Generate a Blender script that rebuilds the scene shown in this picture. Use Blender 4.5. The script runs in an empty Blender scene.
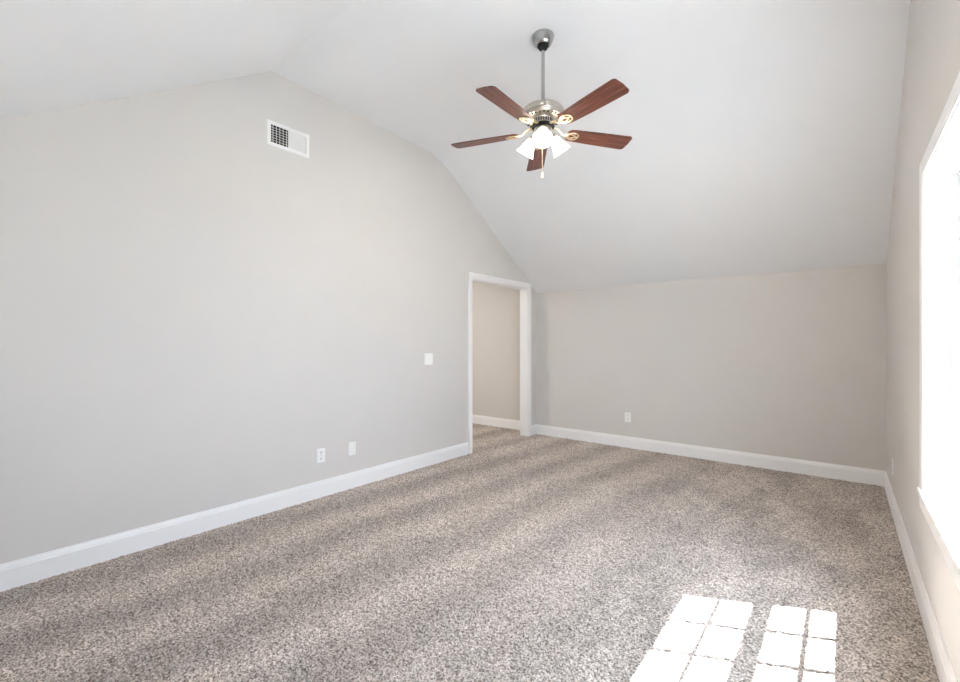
import bpy, bmesh, math, random
import numpy as np
from mathutils import Vector, Matrix

C = bpy.context.scene
col = C.collection
PI = math.pi
R = math.radians

# ------------------------------------------------------------------ camera
cam_d = bpy.data.cameras.new('camera')
cam = bpy.data.objects.new('camera', cam_d)
col.objects.link(cam)
cam.location = (0, 0, 1.35)
cam.rotation_euler = (R(90), 0, R(39.309))
cam_d.sensor_width = 36
cam_d.lens = 16.649
cam_d.shift_y = 0.0028
cam_d.clip_start = 0.02
C.camera = cam

# ------------------------------------------------------------------ world, sun, daylight, exposure
w = bpy.data.worlds.new('sky'); C.world = w
w.use_nodes = True
bg = w.node_tree.nodes['Background']
bg.inputs['Color'].default_value = (0.74, 0.925, 1.20, 1)
bg.inputs['Strength'].default_value = 4.9

SUN_DIR = Vector((-1, -0.48, -1.885)).normalized()
sun_d = bpy.data.lights.new('sun', 'SUN')
sun_d.energy = 36.0
sun_d.color = (0.96, 0.985, 1.01)
sun_d.angle = R(0.53)
sun = bpy.data.objects.new('sun', sun_d); col.objects.link(sun)
sun.rotation_euler = SUN_DIR.to_track_quat('-Z', 'Y').to_euler()
sun.location = (6, 4, 9)

# portal: guides sky sampling through both window openings, the added one too (gives off nothing itself)
po_d = bpy.data.lights.new('window_portal', 'AREA')
po_d.shape = 'RECTANGLE'; po_d.size = 0.96; po_d.size_y = 1.6
po_d.cycles.is_portal = True
for py in (2.67, 1.40):
    po = bpy.data.objects.new('window_portal', po_d); col.objects.link(po)
    po.location = (0.53, py, 1.40)
    po.rotation_euler = Vector((-1, 0, 0)).to_track_quat('-Z', 'Z').to_euler()

vs = C.view_settings
vs.view_transform = 'Standard'; vs.look = 'None'; vs.gamma = 1.0
vs.use_curve_mapping = False
vs.exposure = 1.21
C.cycles.max_bounces = 24
C.cycles.diffuse_bounces = 16
C.cycles.glossy_bounces = 6
C.cycles.transparent_max_bounces = 16
C.cycles.transmission_bounces = 8
C.cycles.sample_clamp_indirect = 12
C.cycles.caustics_reflective = False
C.cycles.caustics_refractive = False

# ------------------------------------------------------------------ materials
def nt(name):
    m = bpy.data.materials.new(name); m.use_nodes = True
    t = m.node_tree
    return m, t, t.nodes['Principled BSDF'], t.nodes, t.links

def srgb(r, g, b):
    f = lambda c: (c/255/12.92) if c/255 <= 0.04045 else ((c/255+0.055)/1.055)**2.4
    return (f(r), f(g), f(b), 1)

def paint(name, c, rough=0.6, bump=0.0, scale=300.0, spec=0.3):
    m, t, p, N, L = nt(name)
    p.inputs['Base Color'].default_value = c
    p.inputs['Roughness'].default_value = rough
    p.inputs['Specular IOR Level'].default_value = spec
    n = N.new('ShaderNodeTexNoise'); n.inputs['Scale'].default_value = scale; n.inputs['Detail'].default_value = 3
    g = N.new('ShaderNodeNewGeometry')
    L.new(g.outputs['Position'], n.inputs['Vector'])
    mx = N.new('ShaderNodeMix'); mx.data_type = 'RGBA'
    mx.inputs['A'].default_value = c
    mx.inputs['B'].default_value = (c[0]*0.965, c[1]*0.965, c[2]*0.965, 1)
    n2 = N.new('ShaderNodeTexNoise'); n2.inputs['Scale'].default_value = 3.0
    L.new(g.outputs['Position'], n2.inputs['Vector'])
    L.new(n2.outputs['Fac'], mx.inputs['Factor'])
    L.new(mx.outputs['Result'], p.inputs['Base Color'])
    if bump:
        b = N.new('ShaderNodeBump'); b.inputs['Strength'].default_value = bump; b.inputs['Distance'].default_value = 0.002
        L.new(n.outputs['Fac'], b.inputs['Height']); L.new(b.outputs['Normal'], p.inputs['Normal'])
    return m

def metal(name, c, rough=0.3, metallic=1.0, aniso=0.0):
    m, t, p, N, L = nt(name)
    p.inputs['Base Color'].default_value = c
    p.inputs['Metallic'].default_value = metallic
    n = N.new('ShaderNodeTexNoise'); n.inputs['Scale'].default_value = 400
    r = N.new('ShaderNodeMapRange'); r.inputs['To Min'].default_value = rough*0.85; r.inputs['To Max'].default_value = rough*1.15
    L.new(n.outputs['Fac'], r.inputs['Value']); L.new(r.outputs['Result'], p.inputs['Roughness'])
    return m

M = {}
M['wall'] = paint('greige_wall_paint', (0.705, 0.682, 0.656, 1), 0.75, 0.08, 350)
M['ceiling'] = paint('white_ceiling_paint', (0.84, 0.85, 0.868, 1), 0.85, 0.05, 250)
M['trim'] = paint('white_semigloss_trim', (0.93, 0.93, 0.93, 1), 0.32, 0, spec=0.5)
M['vinyl'] = paint('white_window_vinyl', (0.80, 0.80, 0.80, 1), 0.35, 0, spec=0.5)
M['plastic'] = paint('white_plastic', (0.93, 0.93, 0.915, 1), 0.3, 0, spec=0.5)
M['slot'] = paint('dark_slot', (0.03, 0.03, 0.03, 1), 0.6)
M['duct'] = paint('dark_duct', (0.02, 0.019, 0.018, 1), 0.8)
M['vent'] = paint('white_vent_enamel', (0.90, 0.90, 0.885, 1), 0.4, 0, spec=0.5)
M['nickel'] = metal('brushed_nickel', (0.47, 0.465, 0.46, 1), 0.22)
M['motor'] = metal('satin_nickel_housing', (0.60, 0.56, 0.50, 1), 0.36)
M['black'] = paint('black_gap', (0.012, 0.012, 0.012, 1), 0.5)
M['brass'] = metal('antique_brass_bracket', (0.72, 0.60, 0.42, 1), 0.32)
M['fob'] = paint('pale_wood_fob', (0.72, 0.58, 0.40, 1), 0.5)
M['ground'] = paint('pale_exterior_ground', (0.30, 0.31, 0.31, 1), 0.9, 0, 2)
M['siding'] = paint('pale_exterior_siding', (0.7, 0.7, 0.68, 1), 0.8)

def wood_mat():
    m, t, p, N, L = nt('reddish_walnut_blade')
    tc = N.new('ShaderNodeTexCoord')
    mp = N.new('ShaderNodeMapping'); mp.inputs['Scale'].default_value = (2.2, 46, 8)
    L.new(tc.outputs['Object'], mp.inputs['Vector'])
    n = N.new('ShaderNodeTexNoise'); n.inputs['Scale'].default_value = 1.6; n.inputs['Detail'].default_value = 8; n.inputs['Roughness'].default_value = 0.65
    L.new(mp.outputs['Vector'], n.inputs['Vector'])
    cr = N.new('ShaderNodeValToRGB')
    cr.color_ramp.elements[0].position = 0.33; cr.color_ramp.elements[0].color = srgb(62, 32, 24)
    cr.color_ramp.elements[1].position = 0.68; cr.color_ramp.elements[1].color = srgb(140, 86, 68)
    e = cr.color_ramp.elements.new(0.5); e.color = srgb(102, 57, 44)
    L.new(n.outputs['Fac'], cr.inputs['Fac']); L.new(cr.outputs['Color'], p.inputs['Base Color'])
    p.inputs['Roughness'].default_value = 0.38
    b = N.new('ShaderNodeBump'); b.inputs['Strength'].default_value = 0.1; b.inputs['Distance'].default_value = 0.001
    L.new(n.outputs['Fac'], b.inputs['Height']); L.new(b.outputs['Normal'], p.inputs['Normal'])
    return m
M['wood'] = wood_mat()

def shade_mat():
    m, t, p, N, L = nt('lit_frosted_glass')
    p.inputs['Base Color'].default_value = (0.95, 0.92, 0.86, 1)
    p.inputs['Roughness'].default_value = 0.4
    p.inputs['Emission Color'].default_value = (1.0, 0.90, 0.74, 1)
    lw = N.new('ShaderNodeLayerWeight'); lw.inputs['Blend'].default_value = 0.35
    r = N.new('ShaderNodeMapRange'); r.inputs['To Min'].default_value = 5.0; r.inputs['To Max'].default_value = 2.4
    L.new(lw.outputs['Facing'], r.inputs['Value']); L.new(r.outputs['Result'], p.inputs['Emission Strength'])
    return m
M['shade'] = shade_mat()

def bulb_mat():
    m, t, p, N, L = nt('glowing_bulb')
    p.inputs['Base Color'].default_value = (1, 0.95, 0.85, 1)
    p.inputs['Emission Color'].default_value = (1.0, 0.88, 0.68, 1)
    p.inputs['Emission Strength'].default_value = 25
    return m
M['bulb'] = bulb_mat()

def glass_mat():
    m, t, p, N, L = nt('clear_window_glass')
    N.remove(p)
    out = N['Material Output']
    tr = N.new('ShaderNodeBsdfTransparent'); tr.inputs['Color'].default_value = (0.985, 0.99, 0.985, 1)
    gl = N.new('ShaderNodeBsdfGlossy'); gl.inputs['Roughness'].default_value = 0.0
    lw = N.new('ShaderNodeLayerWeight'); lw.inputs['Blend'].default_value = 0.5
    pw = N.new('ShaderNodeMath'); pw.operation = 'POWER'; pw.inputs[1].default_value = 5.0
    L.new(lw.outputs['Facing'], pw.inputs[0])
    fr = N.new('ShaderNodeMapRange'); fr.inputs['To Min'].default_value = 0.03; fr.inputs['To Max'].default_value = 0.6
    L.new(pw.outputs[0], fr.inputs['Value'])
    mx = N.new('ShaderNodeMixShader')
    L.new(fr.outputs['Result'], mx.inputs['Fac']); L.new(tr.outputs[0], mx.inputs[1]); L.new(gl.outputs[0], mx.inputs[2])
    L.new(mx.outputs[0], out.inputs['Surface'])
    return m
M['glass'] = glass_mat()

def carpet_mat():
    m, t, p, N, L = nt('speckled_greige_carpet')
    g = N.new('ShaderNodeNewGeometry')
    # yarn tufts: each a little lighter or darker than its neighbour
    v = N.new('ShaderNodeTexVoronoi'); v.inputs['Scale'].default_value = 165
    L.new(g.outputs['Position'], v.inputs['Vector'])
    sep = N.new('ShaderNodeSeparateColor'); L.new(v.outputs['Color'], sep.inputs['Color'])
    cr = N.new('ShaderNodeValToRGB')
    E_ = cr.color_ramp.elements
    E_[0].position = 0.0; E_[0].color = srgb(108, 99, 92)
    E_[1].position = 1.0; E_[1].color = srgb(240, 231, 223)
    e = E_.new(0.30); e.color = srgb(165, 155, 146)
    e = E_.new(0.62); e.color = srgb(199, 188, 179)
    L.new(sep.outputs['Red'], cr.inputs['Fac'])
    # vacuum tracks: pile brushed this way and that in long bands along the room
    def math_(op, a, b=None):
        q = N.new('ShaderNodeMath'); q.operation = op
        for i, v_ in enumerate((a, b)):
            if v_ is None: continue
            if isinstance(v_, (int, float)): q.inputs[i].default_value = v_
            else: L.new(v_, q.inputs[i])
        return q.outputs[0]
    sx = N.new('ShaderNodeSeparateXYZ'); L.new(g.outputs['Position'], sx.inputs[0])
    nb = N.new('ShaderNodeTexNoise'); nb.inputs['Scale'].default_value = 0.9; nb.inputs['Detail'].default_value = 2; nb.inputs['Roughness'].default_value = 0.6
    L.new(g.outputs['Position'], nb.inputs['Vector'])
    u = math_('SUBTRACT', sx.outputs['X'], math_('MULTIPLY', sx.outputs['Y'], 0.09))
    u = math_('ADD', u, math_('MULTIPLY', math_('SUBTRACT', nb.outputs['Fac'], 0.5), 0.42))
    wv = math_('COSINE', math_('MULTIPLY', math_('ADD', u, 2.86), 2*PI/0.57))      # +1 in a dark track
    am = N.new('ShaderNodeTexNoise'); am.inputs['Scale'].default_value = 1.5; am.inputs['Detail'].default_value = 3
    L.new(g.outputs['Position'], am.inputs['Vector'])
    amr = N.new('ShaderNodeMapRange'); amr.inputs['From Min'].default_value = 0.35; amr.inputs['From Max'].default_value = 0.6; amr.inputs['To Min'].default_value = 0.4
    L.new(am.outputs['Fac'], amr.inputs['Value'])
    wv = math_('MULTIPLY', wv, amr.outputs['Result'])
    mp = N.new('ShaderNodeMapping'); mp.inputs['Scale'].default_value = (1.9, 0.8, 1)
    L.new(g.outputs['Position'], mp.inputs['Vector'])
    n = N.new('ShaderNodeTexNoise'); n.inputs['Scale'].default_value = 1.6; n.inputs['Detail'].default_value = 4; n.inputs['Roughness'].default_value = 0.55
    L.new(mp.outputs['Vector'], n.inputs['Vector'])
    patchy = N.new('ShaderNodeMapRange'); patchy.inputs['From Min'].default_value = 0.38; patchy.inputs['From Max'].default_value = 0.62
    patchy.inputs['To Min'].default_value = 1.0; patchy.inputs['To Max'].default_value = -1.0
    L.new(n.outputs['Fac'], patchy.inputs['Value'])
    side = N.new('ShaderNodeMapRange'); side.inputs['From Min'].default_value = -1.7; side.inputs['From Max'].default_value = -0.7
    L.new(sx.outputs['X'], side.inputs['Value'])
    mixb = N.new('ShaderNodeMix'); mixb.data_type = 'FLOAT'
    L.new(side.outputs['Result'], mixb.inputs['Factor']); L.new(wv, mixb.inputs['A']); L.new(patchy.outputs['Result'], mixb.inputs['B'])
    r = N.new('ShaderNodeMapRange'); r.inputs['From Min'].default_value = -0.8; r.inputs['From Max'].default_value = 0.8
    r.inputs['To Min'].default_value = 1.07; r.inputs['To Max'].default_value = 0.79
    L.new(mixb.outputs['Result'], r.inputs['Value'])
    n2 = N.new('ShaderNodeTexNoise'); n2.inputs['Scale'].default_value = 7.0; n2.inputs['Detail'].default_value = 4
    L.new(g.outputs['Position'], n2.inputs['Vector'])
    r2 = N.new('ShaderNodeMapRange'); r2.inputs['From Min'].default_value = 0.3; r2.inputs['From Max'].default_value = 0.7
    r2.inputs['To Min'].default_value = 0.93; r2.inputs['To Max'].default_value = 1.06
    L.new(n2.outputs['Fac'], r2.inputs['Value'])
    mu = N.new('ShaderNodeMath'); mu.operation = 'MULTIPLY'
    L.new(r.outputs['Result'], mu.inputs[0]); L.new(r2.outputs['Result'], mu.inputs[1])
    vm = N.new('ShaderNodeVectorMath'); vm.operation = 'SCALE'
    L.new(cr.outputs['Color'], vm.inputs[0]); L.new(mu.outputs[0], vm.inputs['Scale'])
    L.new(vm.outputs['Vector'], p.inputs['Base Color'])
    p.inputs['Roughness'].default_value = 0.95
    p.inputs['Specular IOR Level'].default_value = 0.05
    n3 = N.new('ShaderNodeTexNoise'); n3.inputs['Scale'].default_value = 260; n3.inputs['Detail'].default_value = 2
    L.new(g.outputs['Position'], n3.inputs['Vector'])
    b = N.new('ShaderNodeBump'); b.inputs['Strength'].default_value = 0.5; b.inputs['Distance'].default_value = 0.004
    L.new(n3.outputs['Fac'], b.inputs['Height']); L.new(b.outputs['Normal'], p.inputs['Normal'])
    return m
M['carpet'] = carpet_mat()

# ------------------------------------------------------------------ mesh helpers
class MB:
    """collects shapes, then links them as ONE mesh object"""
    def __init__(s): s.bm = bmesh.new()
    def box(s, a, b, bevel=0.0):
        t = bmesh.new()
        x0, y0, z0 = (min(a[i], b[i]) for i in range(3)); x1, y1, z1 = (max(a[i], b[i]) for i in range(3))
        bmesh.ops.create_cube(t, size=1)
        for v in t.verts:
            v.co = Vector((x0 if v.co.x < 0 else x1, y0 if v.co.y < 0 else y1, z0 if v.co.z < 0 else z1))
        if bevel:
            bmesh.ops.bevel(t, geom=t.edges[:], offset=bevel, segments=2, profile=0.6, affect='EDGES')
        return s.add(t)
    def add(s, t, mat=None):
        me = bpy.data.meshes.new('tmp'); t.to_mesh(me); t.free()
        if mat is not None: me.transform(mat)
        s.bm.from_mesh(me); bpy.data.meshes.remove(me)
        return s
    def prism(s, pts, vec, mat=None):
        """closed polygon (3-D points, planar) pushed along vec"""
        t = bmesh.new()
        a = [t.verts.new(Vector(p)) for p in pts]
        b = [t.verts.new(Vector(p) + Vector(vec)) for p in pts]
        t.faces.new(a[::-1]); t.faces.new(b)
        n = len(a)
        for i in range(n): t.faces.new((a[i], a[(i+1) % n], b[(i+1) % n], b[i]))
        bmesh.ops.recalc_face_normals(t, faces=t.faces[:])
        return s.add(t, mat)
    def lathe(s, prof, seg=48, mat=None):
        t = bmesh.new(); rings = []
        for (r, z) in prof:
            if r < 1e-5: rings.append([t.verts.new((0, 0, z))])
            else: rings.append([t.verts.new((r*math.cos(2*PI*i/seg), r*math.sin(2*PI*i/seg), z)) for i in range(seg)])
        for A, B in zip(rings, rings[1:]):
            for i in range(seg):
                j = (i+1) % seg
                if len(A) == 1 and len(B) == 1: continue
                if len(A) == 1: t.faces.new((A[0], B[i], B[j]))
                elif len(B) == 1: t.faces.new((A[i], B[0], A[j]))
                else: t.faces.new((A[i], B[i], B[j], A[j]))
        bmesh.ops.recalc_face_normals(t, faces=t.faces[:])
        return s.add(t, mat)
    def tube(s, pts, r, seg=10, mat=None, flat=1.0, closed=False):
        t = bmesh.new(); P = [Vector(p) for p in pts]; rings = []; n = len(P)
        for k, p in enumerate(P):
            d = (P[(k+1) % n] - P[(k-1) % n]) if closed else (P[min(k+1, n-1)] - P[max(k-1, 0)])
            d.normalize()
            up = Vector((0, 0, 1)) if abs(d.z) < 0.95 else Vector((1, 0, 0))
            u = d.cross(up).normalized(); v = u.cross(d).normalized()
            rr = r[k] if isinstance(r, (list, tuple)) else r
            rings.append([t.verts.new(p + u*rr*math.cos(2*PI*i/seg) + v*rr*flat*math.sin(2*PI*i/seg)) for i in range(seg)])
        for k in range(n if closed else n-1):
            A, B = rings[k], rings[(k+1) % n]
            for i in range(seg): t.faces.new((A[i], A[(i+1) % seg], B[(i+1) % seg], B[i]))
        if not closed:
            t.faces.new(rings[0][::-1]); t.faces.new(rings[-1])
        bmesh.ops.recalc_face_normals(t, faces=t.faces[:])
        return s.add(t, mat)
    def sphere(s, c, r, seg=14, mat=None, sc=(1, 1, 1)):
        t = bmesh.new(); bmesh.ops.create_uvsphere(t, u_segments=seg, v_segments=max(6, seg*2//3), radius=r)
        for v in t.verts: v.co = Vector((v.co.x*sc[0], v.co.y*sc[1], v.co.z*sc[2])) + Vector(c)
        return s.add(t, mat)
    def build(s, name, m, parent=None, smooth=None):
        me = bpy.data.meshes.new(name); s.bm.to_mesh(me); s.bm.free()
        me.materials.append(m)
        if smooth is not None:
            me.shade_smooth(); me.set_sharp_from_angle(angle=R(smooth))
        o = bpy.data.objects.new(name, me); col.objects.link(o)
        if parent: o.parent = parent
        return o

def structure(o): o['kind'] = 'structure'; return o

def thing(name, label, cat, loc, group=None, rotz=0):
    o = bpy.data.objects.new(name, None); col.objects.link(o)
    o.empty_display_size = 0.1
    o.location = loc; o.rotation_euler = (0, 0, rotz)
    o['label'] = label; o['category'] = cat
    if group: o['group'] = group
    return o

def copy_tree(o, parent=None):
    c = o.copy(); col.objects.link(c)
    if parent: c.parent = parent
    for ch in list(o.children): copy_tree(ch, c)
    return c

# ------------------------------------------------------------------ room dimensions
XL, XR = -3.566, 0.313          # left and right wall faces
YF, YB = -0.36, 5.685           # wall behind the camera, far wall
ZK, ZKF = 2.11, 2.20            # knee wall heights, far and behind the camera
ZR, ZC, ZE = 3.545, 3.512, 3.482 # ceiling height at its front crease, over the fan, at its rear crease
Y1, Y2 = 1.70, 3.62             # where the flat ceiling meets its slopes
TL, TR = 0.128, 0.195           # thickness of left and right walls
DY0, DY1, DZ = 4.190, 5.465, 2.165    # cased opening in the left wall
REAL_ADDED_WINDOWS = [(2.198, 3.14), (0.98, 1.872)]; WZ0, WZ1 = 0.61, 2.20  # right wall: the real window, then an unseen one added for daylight
HX, HYF, HYB, HZ = -6.3, 3.6, 5.775, 2.70     # hallway beyond the opening

RC = 0.22
def ceil_z(y):
    if abs(y-Y2) < RC:      # softly rounded rear crease
        t = (y-Y2+RC)/(2*RC); a, c = ceil_lin(Y2-RC), ceil_lin(Y2+RC)
        return (1-t)**2*a + 2*t*(1-t)*ZE + t*t*c
    return ceil_lin(y)

def ceil_lin(y):
    if y < Y1: return ZR - (Y1-y)*(ZR-ZKF)/(Y1-YF)
    if y > Y2: return ZE - (y-Y2)*(ZE-ZK)/(YB-Y2)
    return ZR + (ZE-ZR)*(y-Y1)/(Y2-Y1)

CREASE = [Y1] + [Y2-RC+2*RC*i/10 for i in range(11)]
def gable(mb, x, th, ya, yb, z0, least=0.0):
    ys = [ya] + [y for y in CREASE if ya < y < yb] + [yb]
    pts = [(x, ya, z0), (x, yb, z0)] + [(x, y, max(least, ceil_z(y)+0.03)) for y in reversed(ys)]
    mb.prism(pts, (th, 0, 0))

# walls
m = MB()
gable(m, XL, -TL, YF-0.12, DY0, -0.06)
gable(m, XL, -TL, DY0, DY1, DZ, 2.78)
gable(m, XL, -TL, DY1, HYB+0.12, -0.06, 2.78)
structure(m.build('wall_left', M['wall']))
m = MB()
yy = YF-0.12
for (wa, wb) in sorted(REAL_ADDED_WINDOWS):
    gable(m, XR, TR, yy, wa, -0.06); gable(m, XR, TR, wa, wb, WZ1)
    m.box((XR, wa, -0.06), (XR+TR, wb, WZ0-0.03)); yy = wb
gable(m, XR, TR, yy, YB+0.12, -0.06)
structure(m.build('wall_right', M['wall']))
m = MB(); m.box((XL-0.001, YB, -0.06), (XR+0.001, YB+0.12, ZK+0.05)); structure(m.build('wall_back', M['wall']))
m = MB(); m.box((XL-0.001, YF-0.12, -0.06), (XR+0.001, YF, ZKF+0.05)); structure(m.build('wall_front', M['wall']))
# hallway shell
m = MB(); m.box((HX-0.1, HYB, -0.06), (XL-TL+0.001, HYB+0.12, HZ+0.05)); structure(m.build('wall_hall_back', M['wall']))
m = MB(); m.box((HX-0.1, HYF-0.12, -0.06), (XL-TL+0.001, HYF, HZ+0.05)); structure(m.build('wall_hall_front', M['wall']))
m = MB(); m.box((HX-0.12, HYF-0.12, -0.06), (HX, HYB+0.12, HZ+0.05)); structure(m.build('wall_hall_end', M['wall']))
m = MB(); m.box((HX-0.12, HYF-0.12, HZ), (XL-TL, HYB+0.12, HZ+0.12)); structure(m.build('ceiling_hall', M['ceiling']))
# ceiling: slope, flat, slope
m = MB()
xa, xb = XL-TL, XR+TR
prof = [(YF-0.14, ceil_z(YF-0.14)), *[(y, ceil_z(y)) for y in CREASE], (YB+0.14, ceil_z(YB+0.14))]
m.prism([(xa, y, z) for y, z in prof] + [(xa, y, z+0.14) for y, z in reversed(prof)], (xb-xa, 0, 0))
structure(m.build('ceiling', M['ceiling'], None, 12))

# carpeted floor: real pile, finer near the camera
rng = np.random.default_rng(7)
def pile_patch(xs, ys, amp):
    nx, ny = len(xs), len(ys)
    h = rng.random((ny, nx))
    h = 0.5*h + 0.125*(np.roll(h, 1, 0)+np.roll(h, -1, 0)+np.roll(h, 1, 1)+np.roll(h, -1, 1))
    X, Y = np.meshgrid(xs, ys)
    jx = (rng.random((ny, nx))-0.5)*0.0022; jy = (rng.random((ny, nx))-0.5)*0.0022
    v = np.stack([X+jx, Y+jy, (h-0.62)*amp], -1).reshape(-1, 3)
    i = np.arange(ny*nx).reshape(ny, nx)
    q = np.stack([i[:-1, :-1], i[:-1, 1:], i[1:, 1:], i[1:, :-1]], -1).reshape(-1, 4)
    return v, q
ys = [YF]
while ys[-1] < YB:
    ys.append(ys[-1] + (0.009 if ys[-1] < 0.1 else 0.0048 + 0.0011*max(0, ys[-1]-1.5)))
v1, q1 = pile_patch(np.arange(XL, XR+0.005, 0.0056), np.array(ys), 0.013)
v2, q2 = pile_patch(np.arange(HX, XL+0.004, 0.010), np.arange(HYF, HYB+0.01, 0.010), 0.012)
V = np.concatenate([v1, v2]); Q = np.concatenate([q1, q2+len(v1)])
me = bpy.data.meshes.new('floor')
me.vertices.add(len(V)); me.vertices.foreach_set('co', V.astype(np.float32).ravel())
me.loops.add(len(Q)*4); me.loops.foreach_set('vertex_index', Q.astype(np.int32).ravel())
me.polygons.add(len(Q)); me.polygons.foreach_set('loop_start', np.arange(0, len(Q)*4, 4, dtype=np.int32))
me.update(calc_edges=True); me.validate()
me.materials.append(M['carpet'])
fl = bpy.data.objects.new('floor', me); col.objects.link(fl); structure(fl)
m = MB(); m.box((HX-0.1, YF-0.12, -0.10), (XR+TR, YB+0.12, -0.03)); structure(m.build('floor_slab', M['carpet']))

# ------------------------------------------------------------------ baseboards and casings
BH, BT = 0.145, 0.016
BP = [(0, -0.02), (BT, -0.02), (BT, BH*0.76), (BT*0.80, BH*0.79), (BT*0.80, BH*0.83), (BT*0.62, BH*0.90), (BT*0.40, BH*0.955), (BT*0.36, BH), (0, BH)]
def base_run(name, p0, p1, nrm):
    """skirting from p0 to p1 (x, y) on a wall whose face looks along nrm"""
    m = MB()
    m.prism([(p0[0]+nrm[0]*d, p0[1]+nrm[1]*d, z) for d, z in BP], (p1[0]-p0[0], p1[1]-p0[1], 0))
    return structure(m.build(name, M['trim']))
CW, CT = 0.072, 0.018           # casing width and thickness
base_run('baseboard_left', (XL, YF), (XL, DY0-CW), (1, 0))
base_run('baseboard_left_corner', (XL, DY1+CW), (XL, YB), (1, 0))
base_run('baseboard_back', (XL, YB), (XR, YB), (0, -1))
base_run('baseboard_right', (XR, YF), (XR, YB), (-1, 0))
base_run('baseboard_front', (XL, YF), (XR, YF), (0, 1))
base_run('baseboard_hall_back', (HX, HYB), (XL-TL, HYB), (0, -1))
base_run('baseboard_hall_end', (HX, HYF), (HX, HYB), (1, 0))
base_run('baseboard_hall_front', (HX, HYF), (XL-TL, HYF), (0, 1))

# moulded casing section: (distance outward from the opening edge, height off the wall)
CP = [(0, 0), (0, 0.010), (0.004, 0.0125), (0.012, 0.0125), (0.016, 0.015), (0.050, 0.018), (0.060, 0.018), (0.066, 0.0155), (CW, 0.015), (CW, 0)]
def casing_frame(x, sx, ya, yb, zt, z0, thick=1.0):
    """three-sided mitred casing round an opening, face at x looking along sx"""
    m = MB(); t = m.bm
    path = lambda d: [(ya-d, z0), (ya-d, zt+d), (yb+d, zt+d), (yb+d, z0)]
    rows = [[t.verts.new((x+sx*hh*thick, y, z)) for (y, z) in path(d)] for d, hh in CP]
    n = len(rows)
    for i in range(n):
        A, B = rows[i], rows[(i+1) % n]
        for k in range(3): t.faces.new((A[k], A[k+1], B[k+1], B[k]))
    t.faces.new([r[0] for r in rows]); t.faces.new([r[3] for r in rows][::-1])
    bmesh.ops.recalc_face_normals(t, faces=t.faces[:])
    return m
door = bpy.data.objects.new('door_1', None); col.objects.link(door); door.location = (XL, (DY0+DY1)/2, 0); structure(door)
def under(o, root):
    o.parent = root; o.matrix_parent_inverse = Matrix.Translation(-Vector(root.location)); return o
under(casing_frame(XL, 1, DY0+0.006, DY1-0.006, DZ-0.006, -0.015).build('casing', M['trim']), door)
under(casing_frame(XL-TL, -1, DY0+0.006, DY1-0.006, DZ-0.006, -0.015).build('casing', M['trim']), door)
m = MB(); J = 0.018
m.box((XL-TL, DY0, -0.015), (XL, DY0+J, DZ)); m.box((XL-TL, DY1-J, -0.015), (XL, DY1, DZ)); m.box((XL-TL, DY0+J, DZ-J), (XL, DY1-J, DZ))
under(m.build('jamb', M['trim']), door)

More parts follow.
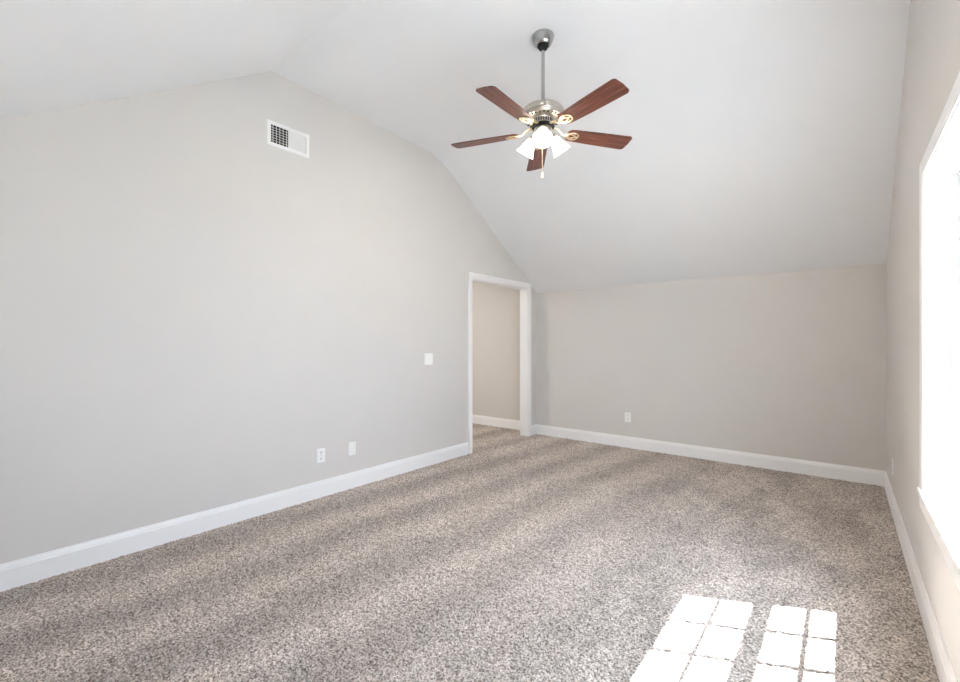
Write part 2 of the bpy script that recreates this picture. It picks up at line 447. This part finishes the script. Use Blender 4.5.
# ------------------------------------------------------------------ windows: the one nearer the camera is added, out of view, for light
def build_window(name, WY0, WY1):
    win = bpy.data.objects.new(name, None); col.objects.link(win); win.location = (XR, (WY0+WY1)/2, WZ0); structure(win)
    under(casing_frame(XR, -1, WY0, WY1, WZ1, WZ0, 0.6).build('casing', M['trim']), win)
    m = MB(); XS = 0.395; JT = 0.012
    m.box((XR, WY0-0.0, WZ0), (XR+TR, WY0+JT, WZ1)); m.box((XR, WY1-JT, WZ0), (XR+TR, WY1, WZ1)); m.box((XR, WY0+JT, WZ1-JT), (XR+TR, WY1-JT, WZ1))
    under(m.build('jamb', M['trim']), win)
    m = MB(); m.box((XR-0.020, WY0-CW, WZ0-0.022), (XS+0.02, WY1+CW, WZ0), 0.004)
    under(m.build('stool', M['trim']), win)
    m = MB(); m.box((XR-0.010, WY0-CW, WZ0-0.022-0.075), (XR, WY1+CW, WZ0-0.022), 0.003)
    m.box((XR-0.014, WY0-CW, WZ0-0.045), (XR, WY1+CW, WZ0-0.022), 0.004)
    under(m.build('apron', M['trim']), win)
    m = MB(); m.box((XS+0.02, WY0, WZ0-0.035), (XR+TR+0.03, WY1, WZ0+0.006), 0.003)
    under(m.build('window_sill', M['vinyl']), win)
    # vinyl frame with tracks
    m = MB(); FW = 0.022
    for (a, b) in ((WY0+JT, WY0+FW), (WY1-FW, WY1-JT)):
        m.box((XS+0.002, a, WZ0), (XR+TR-0.04, b, WZ1-JT))
    m.box((XS+0.002, WY0+FW, WZ1-0.03), (XR+TR-0.04, WY1-FW, WZ1-JT))
    m.box((XS-0.004, WY1-FW-0.010, WZ0+0.006), (XS+0.004, WY1-JT, WZ1-JT)); m.box((XS-0.004, WY0+JT, WZ0+0.006), (XS+0.004, WY0+FW+0.010, WZ1-JT))
    under(m.build('window_frame', M['vinyl']), win)
    ZM0, ZM1 = 1.375, 1.445
    def sash(name, x, z0, z1, rb, rt, xd):
        m = MB(); y0, y1 = WY0+FW, WY1-FW; st = 0.046
        m.box((x, y0, z0), (x+xd, y0+st, z1), 0.003); m.box((x, y1-st, z0), (x+xd, y1, z1), 0.003)
        m.box((x, y0+st, z0), (x+xd, y1-st, z0+rb), 0.003); m.box((x, y0+st, z1-rt), (x+xd, y1-st, z1), 0.003)
        s = under(m.build(name, M['vinyl']), win)
        g0, g1, h0, h1 = y0+st, y1-st, z0+rb, z1-rt
        xm = x+xd/2; mu = MB()
        for k in (1, 2):
            yy = g0+(g1-g0)*k/3; mu.box((xm-0.008, yy-0.012, h0), (xm+0.008, yy+0.012, h1))
        mu.box((xm-0.0075, g0, (h0+h1)/2-0.011), (xm+0.0075, g1, (h0+h1)/2+0.011))
        mm = mu.build('muntin', M['vinyl']); mm.parent = s
        g = MB(); g.box((xm-0.002, g0-0.004, h0-0.004), (xm+0.002, g1+0.004, h1+0.004))
        gg = g.build('glass', M['glass']); gg.parent = s
        return s
    lower = sash('lower_sash', 0.399, WZ0+0.012, ZM1, 0.068, ZM1-ZM0, 0.026)
    upper = sash('upper_sash', 0.428, ZM0, WZ1-0.03, ZM1-ZM0, 0.045, 0.026)
    m = MB(); yc = (WY0+WY1)/2
    m.box((0.404, yc-0.03, ZM1), (0.424, yc+0.03, ZM1+0.008), 0.002); m.lathe([(0, 0.0), (0.012, 0.0), (0.012, 0.010), (0, 0.012)], 16, Matrix.Translation((0.414, yc, ZM1+0.008)))
    m.box((0.395, yc-0.004, ZM1+0.010), (0.418, yc+0.004, ZM1+0.018), 0.002)
    lk = m.build('sash_lock', M['vinyl']); lk.parent = lower
for n_, (wa, wb) in enumerate(REAL_ADDED_WINDOWS): build_window('window_%d' % (n_+1), wa, wb)  # window_2 is an unseen addition that brightens left wall and near carpet

# outside: pale ground far below the upper-floor window
m = MB(); m.box((XR+TR+0.1, -40, -3.4), (60, 50, -3.3)); structure(m.build('ground', M['ground']))

# ------------------------------------------------------------------ air vent high on the left wall
vy, vz = 1.847, 3.045
vent = thing('air_vent', 'white two-bank air vent grille set high on the left wall, one bank dark', 'air vent', (XL, vy, vz))
HW, HH = 0.183, 0.103; IW, IH = 0.152, 0.072
m = MB()
def ring(mb, x0, x1, w0, h0, w1, h1):
    """sloping picture-frame flange"""
    t = bmesh.new(); c = ((-1, -1), (1, -1), (1, 1), (-1, 1))
    a = [t.verts.new((x0, sx*w0, sz*h0)) for sx, sz in c]; b = [t.verts.new((x1, sx*(w0-0.006), sz*(h0-0.006))) for sx, sz in c]
    d = [t.verts.new((x1, sx*w1, sz*h1)) for sx, sz in c]; e = [t.verts.new((x0, sx*w1, sz*h1)) for sx, sz in c]
    for P, Q_ in ((a, b), (b, d), (d, e)):
        for i in range(4): t.faces.new((P[i], P[(i+1) % 4], Q_[(i+1) % 4], Q_[i]))
    bmesh.ops.recalc_face_normals(t, faces=t.faces[:]); mb.add(t)
ring(m, 0.0, 0.009, HW, HH, IW, IH)
m.box((0.0005, -0.007, -IH), (0.009, 0.007, IH))
for sy in (-1, 1): m.lathe([(0.004, 0), (0.004, 0.0015), (0, 0.002)], 12, Matrix.Translation((0.009, sy*(HW+IW)/2, 0)) @ Matrix.Rotation(R(90), 4, 'Y'))
m.build('frame', M['vent'], vent)
m = MB(); m.box((0.0004, -IW, -IH), (0.0014, IW, IH)); m.build('duct', M['duct'], vent)
def bank(y0, y1, ang, n, depth, name, th):
    m = MB()
    for k in range(n):
        y = y0+(y1-y0)*(k+0.5)/n
        T = Matrix.Translation((0.0055, y, 0)) @ Matrix.Rotation(ang, 4, 'Z')
        t = bmesh.new(); bmesh.ops.create_cube(t, size=1)
        for v in t.verts: v.co = Vector((v.co.x*depth, v.co.y*th, v.co.z*2*IH))
        m.add(t, T)
    o = m.build(name, M['vent'], vent); return o
m1 = bank(-IW+0.004, -0.008, R(-27), 5, 0.006, 'louver_bank', 0.0042)
m2 = bank(0.008, IW-0.004, R(58), 12, 0.010, 'louver_bank', 0.0015)
m = MB()
for k in range(1, 7):
    z = -IH + 2*IH*k/7
    m.box((0.0016, -IW, z-0.0014), (0.0032, -0.007, z+0.0014))
    m.box((0.0016, 0.007, z-0.0022), (0.0024, IW, z+0.0022))
m.build('cross_bars', M['vent'], vent)

# ------------------------------------------------------------------ outlets and switch plates (local: face looks along +X)
def rounded_plate(mb, w, h, d, r=0.004, x0=0.0):
    mb.box((x0, -w/2, -h/2), (x0+d, w/2, h/2), min(r, d*0.45))
def make_outlet(label):
    t = thing('wall_outlet', label, 'outlet', (0, 0, 0), 'duplex outlets above the baseboards')
    m = MB(); rounded_plate(m, 0.078, 0.124, 0.006)
    m.build('cover_plate', M['plastic'], t)
    for sz in (-1, 1):
        m = MB(); T = Matrix.Translation((0.0062, 0, sz*0.0265)) @ Matrix.Rotation(R(90), 4, 'Y')
        m.lathe([(0.0185, -0.002), (0.0185, 0.0014), (0.0178, 0.002), (0, 0.002)], 28, T)
        r = m.build('receptacle', M['plastic'], t)
        s = MB()
        s.box((0.008, -0.0092, sz*0.0265-0.003), (0.0087, -0.0058, sz*0.0265+0.010)); s.box((0.008, 0.0058, sz*0.0265-0.002), (0.0087, 0.0088, sz*0.0265+0.009))
        s.lathe([(0.0028, 0), (0.0028, 0.0007), (0, 0.0007)], 12, Matrix.Translation((0.008, 0, sz*0.0265-0.0085)) @ Matrix.Rotation(R(90), 4, 'Y'))
        s.build('slots', M['slot'], r)
    m = MB(); m.lathe([(0.0035, 0), (0.0033, 0.0012), (0, 0.0016)], 14, Matrix.Translation((0.006, 0, 0)) @ Matrix.Rotation(R(90), 4, 'Y'))
    m.build('screw', M['nickel'], t)
    return t
o1 = make_outlet('white duplex outlet with dark slots low on the left wall, farther from the doorway')
o1.location = (XL, 2.14, 0.365)
o2 = copy_tree(o1); o2['label'] = 'white duplex outlet low on the far end wall under the sloped ceiling'
o2.location = (-2.17, YB, 0.393); o2.rotation_euler = (0, 0, R(-90))
o3 = copy_tree(o1); o3['label'] = 'white duplex outlet low on the window wall, between window and far corner'
o3.location = (XR, 4.93, 0.345); o3.rotation_euler = (0, 0, R(180))

t = thing('cable_plate', 'white cable jack wall plate low on the left wall, nearer the doorway', 'wall plate', (XL, 2.46, 0.368))
m = MB(); rounded_plate(m, 0.078, 0.124, 0.006); m.build('cover_plate', M['plastic'], t)
m = MB(); T = Matrix.Translation((0.006, 0, 0)) @ Matrix.Rotation(R(90), 4, 'Y')
m.lathe([(0.0075, 0), (0.0075, 0.003), (0.0048, 0.003), (0.0048, 0.011), (0.0030, 0.011), (0.0030, 0.004), (0, 0.004)], 12, T)
m.build('coaxial_jack', M['plastic'], t, 30)
for sz in (-1, 1):
    m = MB(); m.lathe([(0.0033, 0), (0.0031, 0.001), (0, 0.0014)], 12, Matrix.Translation((0.006, 0, sz*0.042)) @ Matrix.Rotation(R(90), 4, 'Y')); m.build('screw', M['plastic'], t)

t = thing('light_switch', 'white double rocker light switch on the left wall beside the doorway', 'light switch', (XL, 3.452, 1.18))
m = MB(); rounded_plate(m, 0.126, 0.126, 0.006); m.build('cover_plate', M['plastic'], t)
for sy in (-1, 1):
    m = MB(); y = sy*0.023
    m.prism([(0.0055, y-0.0165, -0.033), (0.0115, y-0.0165, -0.033), (0.0080, y-0.0165, 0.0), (0.0070, y-0.0165, 0.033), (0.0055, y-0.0165, 0.033)], (0, 0.033, 0))
    m.build('rocker', M['plastic'], t)
    for sz in (-1, 1):
        m = MB(); m.lathe([(0.003, 0), (0.0028, 0.001), (0, 0.0014)], 12, Matrix.Translation((0.006, y, sz*0.048)) @ Matrix.Rotation(R(90), 4, 'Y')); m.build('screw', M['plastic'], t)

# ------------------------------------------------------------------ ceiling fan
FX, FY = -1.637, 2.700
fan = thing('ceiling_fan', 'five-blade brown wood ceiling fan with lit glass shades on a nickel downrod', 'ceiling fan', (FX, FY, ZC))
Z = lambda z: (z-1.35)*1.012 + 1.35 - ZC      # heights to fan space
m = MB()
m.lathe([(0, 0.006), (0.077, 0.006), (0.078, -0.003), (0.076, -0.012), (0.069, -0.032), (0.060, -0.052), (0.052, -0.062), (0.045, -0.066), (0.042, -0.065), (0.040, -0.058), (0, -0.05)], 48)
m.build('canopy', M['nickel'], fan, 40)
m = MB(); m.sphere((0, 0, -0.066), 0.037, 24); m.build('hanger_ball', M['black'], fan, 60)
m = MB(); m.lathe([(0.0125, -0.06), (0.0125, Z(3.0))], 20); m.lathe([(0.0125, Z(3.05)), (0.021, Z(3.045)), (0.021, Z(3.005)), (0.0125, Z(3.0))], 24)
m.build('downrod', M['nickel'], fan, 40)
m = MB()
m.lathe([(0.0, Z(3.000)), (0.030, Z(3.000)), (0.050, Z(2.996)), (0.100, Z(2.990)), (0.130, Z(2.980)), (0.143, Z(2.966)), (0.147, Z(2.950)),
         (0.147, Z(2.934)), (0.141, Z(2.926)), (0.141, Z(2.921)), (0.134, Z(2.912)), (0.110, Z(2.906)), (0.072, Z(2.904)), (0.070, Z(2.902)), (0.070, Z(2.868)), (0.066, Z(2.864)), (0, Z(2.864))], 64)
mh = m.build('motor_housing', M['motor'], fan, 35)
m = MB()
for k in range(26):
    a = 2*PI*k/26
    T = Matrix.Rotation(a, 4, 'Z') @ Matrix.Translation((0.070, 0, Z(2.886)))
    t_ = bmesh.new(); bmesh.ops.create_cube(t_, size=1)
    for v in t_.verts: v.co = Vector((v.co.x*0.003, v.co.y*0.007, v.co.z*0.022))
    m.add(t_, T)
m.build('neck_slots', M['black'], mh)
m = MB()
for k in range(26):
    a = 2*PI*k/26
    T = Matrix.Rotation(a, 4, 'Z') @ Matrix.Translation((0.116, 0, Z(2.9065))) @ Matrix.Rotation(R(10), 4, 'Y')
    t_ = bmesh.new(); bmesh.ops.create_cube(t_, size=1)
    for v in t_.verts: v.co = Vector((v.co.x*0.026, v.co.y*0.010, v.co.z*0.003))
    m.add(t_, T)
m.build('vent_slots', M['black'], mh)
m = MB(); m.lathe([(0, Z(2.866)), (0.076, Z(2.866)), (0.080, Z(2.862)), (0.080, Z(2.852)), (0.066, Z(2.848)), (0, Z(2.848))], 48); m.build('flywheel', M['black'], fan, 40)
m = MB()
m.lathe([(0.050, Z(2.850)), (0.060, Z(2.846)), (0.064, Z(2.838)), (0.064, Z(2.818)), (0.058, Z(2.808)), (0.046, Z(2.802)), (0.040, Z(2.790)), (0.028, Z(2.776)), (0.010, Z(2.770)), (0.008, Z(2.760)), (0, Z(2.757))], 48)
m.build('switch_housing', M['motor'], fan, 40)

# blades: one shape, five copies turned round the hub
R0, R1 = 0.180, 0.684
def blade_outline():
    P = []
    w0, w1, wt = 0.058, 0.069, 0.074
    def arc(cx, cy, r, a0, a1, n=7): return [(cx+r*math.cos(R(a0+(a1-a0)*i/n)), cy+r*math.sin(R(a0+(a1-a0)*i/n))) for i in range(n+1)]
    P += arc(R0+0.040, -w0+0.040, 0.040, 180, 270)
    P += [(0.40, -w1+0.002)]
    P += arc(R1-0.028, -wt+0.028, 0.028, 270, 335)
    P += [(R1+0.002, 0)]
    P += arc(R1-0.028, wt-0.028, 0.028, 25, 90)
    P += [(0.40, w1-0.002)]
    P += arc(R0+0.040, w0-0.040, 0.040, 90, 180)
    return P
PITCH = R(-11.5); ZBL = 2.826
def make_blade(a):
    m = MB(); T = Matrix.Rotation(PITCH, 4, 'X')
    m.prism([(x, y, -0.003) for x, y in blade_outline()], (0, 0, 0.006), T)
    b = m.build('blade', M['wood'], fan)
    b.location = (0, 0, Z(ZBL)); b.rotation_euler = (0, 0, a)
    # openwork bracket: arm from the motor, then a leaf-shaped loop screwed under the blade root
    k = MB(); zz = -0.0075
    arm = [(0.074, 0, 2.857-ZBL), (0.105, 0, 2.855-ZBL), (0.130, 0, 2.842-ZBL), (0.150, 0, 2.826-ZBL-0.004), (0.175, 0, zz)]
    k.tube(arm, [0.013, 0.013, 0.011, 0.010, 0.009], 12, None, 0.45)
    n = 22; loop = []
    for i in range(n):
        u = 2*PI*i/n
        loop.append((0.220-0.050*math.cos(u), 0.040*math.sin(u)*(0.85+0.25*math.cos(u+PI)), zz))
    k.tube(loop, 0.0058, 8, T, 0.55, True)
    for s in (-1, 1):
        c = [(0.172, 0, zz), (0.190, s*0.016, zz), (0.215, s*0.018, zz), (0.240, s*0.008, zz), (0.266, 0, zz)]
        k.tube(c, 0.0048, 8, T, 0.55)
    for (x, y) in ((0.192, 0), (0.236, -0.030), (0.236, 0.030)):
        k.lathe([(0, -0.0125), (0.0075, -0.011), (0.0095, -0.006), (0.0095, -0.003), (0, -0.003)], 14, T @ Matrix.Translation((x, y, 0)))
    br = k.build('blade_bracket', M['brass'], b, 45)
    return b
a0 = R(-16.9)
bl = make_blade(a0)
for i in range(1, 5):
    c = copy_tree(bl, fan); c.rotation_euler = (0, 0, a0 + i*2*PI/5)

# light kit: three tulip shades, one turned to the camera side
for i in range(3):
    az = R(-60 + 120*i)
    T = Matrix.Rotation(az, 4, 'Z')
    m = MB()
    m.tube([(0.040, 0, Z(2.826)), (0.062, 0, Z(2.826)), (0.076, 0, Z(2.816)), (0.082, 0, Z(2.804))], 0.0085, 12, T)
    tilt = R(36)
    S = T @ Matrix.Translation((0.080, 0, Z(2.806))) @ Matrix.Rotation(-tilt, 4, 'Y')
    m.lathe([(0, 0.010), (0.018, 0.008), (0.026, 0.0), (0.027, -0.018), (0.025, -0.020)], 24, S)
    m.build('lamp_holder', M['motor'], fan, 40)
    m = MB()
    outer = [(0.024, -0.008), (0.027, -0.018), (0.033, -0.032), (0.040, -0.054), (0.046, -0.076), (0.053, -0.098), (0.064, -0.120), (0.068, -0.126)]
    m.lathe(outer + [(r-0.0035, z+0.0005) for r, z in reversed(outer)], 40, S)
    sh = m.build('lamp_shade', M['shade'], fan, 60)
    m = MB(); m.sphere((0, 0, -0.060), 0.021, 16, S, (1, 1, 1.35)); m.lathe([(0.013, -0.015), (0.013, -0.045)], 16, S)
    m.build('bulb', M['bulb'], sh, 60)
    ld = bpy.data.lights.new('bulb_light', 'POINT'); ld.energy = 9.0; ld.color = (1.0, 0.86, 0.70); ld.shadow_soft_size = 0.024
    lo = bpy.data.objects.new('bulb_light', ld); col.objects.link(lo); lo.parent = fan
    lo.location = (S @ Vector((0, 0, -0.090)))
# pull chain with a wooden fob
cxp, cyp = 0.012, -0.030
m = MB()
n = 46
for k in range(n):
    m.sphere((cxp, cyp, Z(2.775) - k*(0.245/n)), 0.0022, 6)
pc = m.build('pull_chain', M['brass'], fan)
m = MB(); m.lathe([(0, 0.0), (0.004, -0.002), (0.008, -0.014), (0.0105, -0.030), (0.009, -0.040), (0, -0.044)], 16, Matrix.Translation((cxp, cyp, Z(2.53))))
m.build('fob', M['fob'], pc, 50)

# ------------------------------------------------------------------ added fill light for the hall, no fixture (out of frame)
hl_d = bpy.data.lights.new('hall_fill_light', 'AREA'); hl_d.shape = 'DISK'; hl_d.size = 0.30; hl_d.energy = 12; hl_d.color = (1.0, 0.95, 0.88)
hl = bpy.data.objects.new('hall_fill_light', hl_d); col.objects.link(hl); hl.location = (-5.2, 3.95, HZ-0.02)
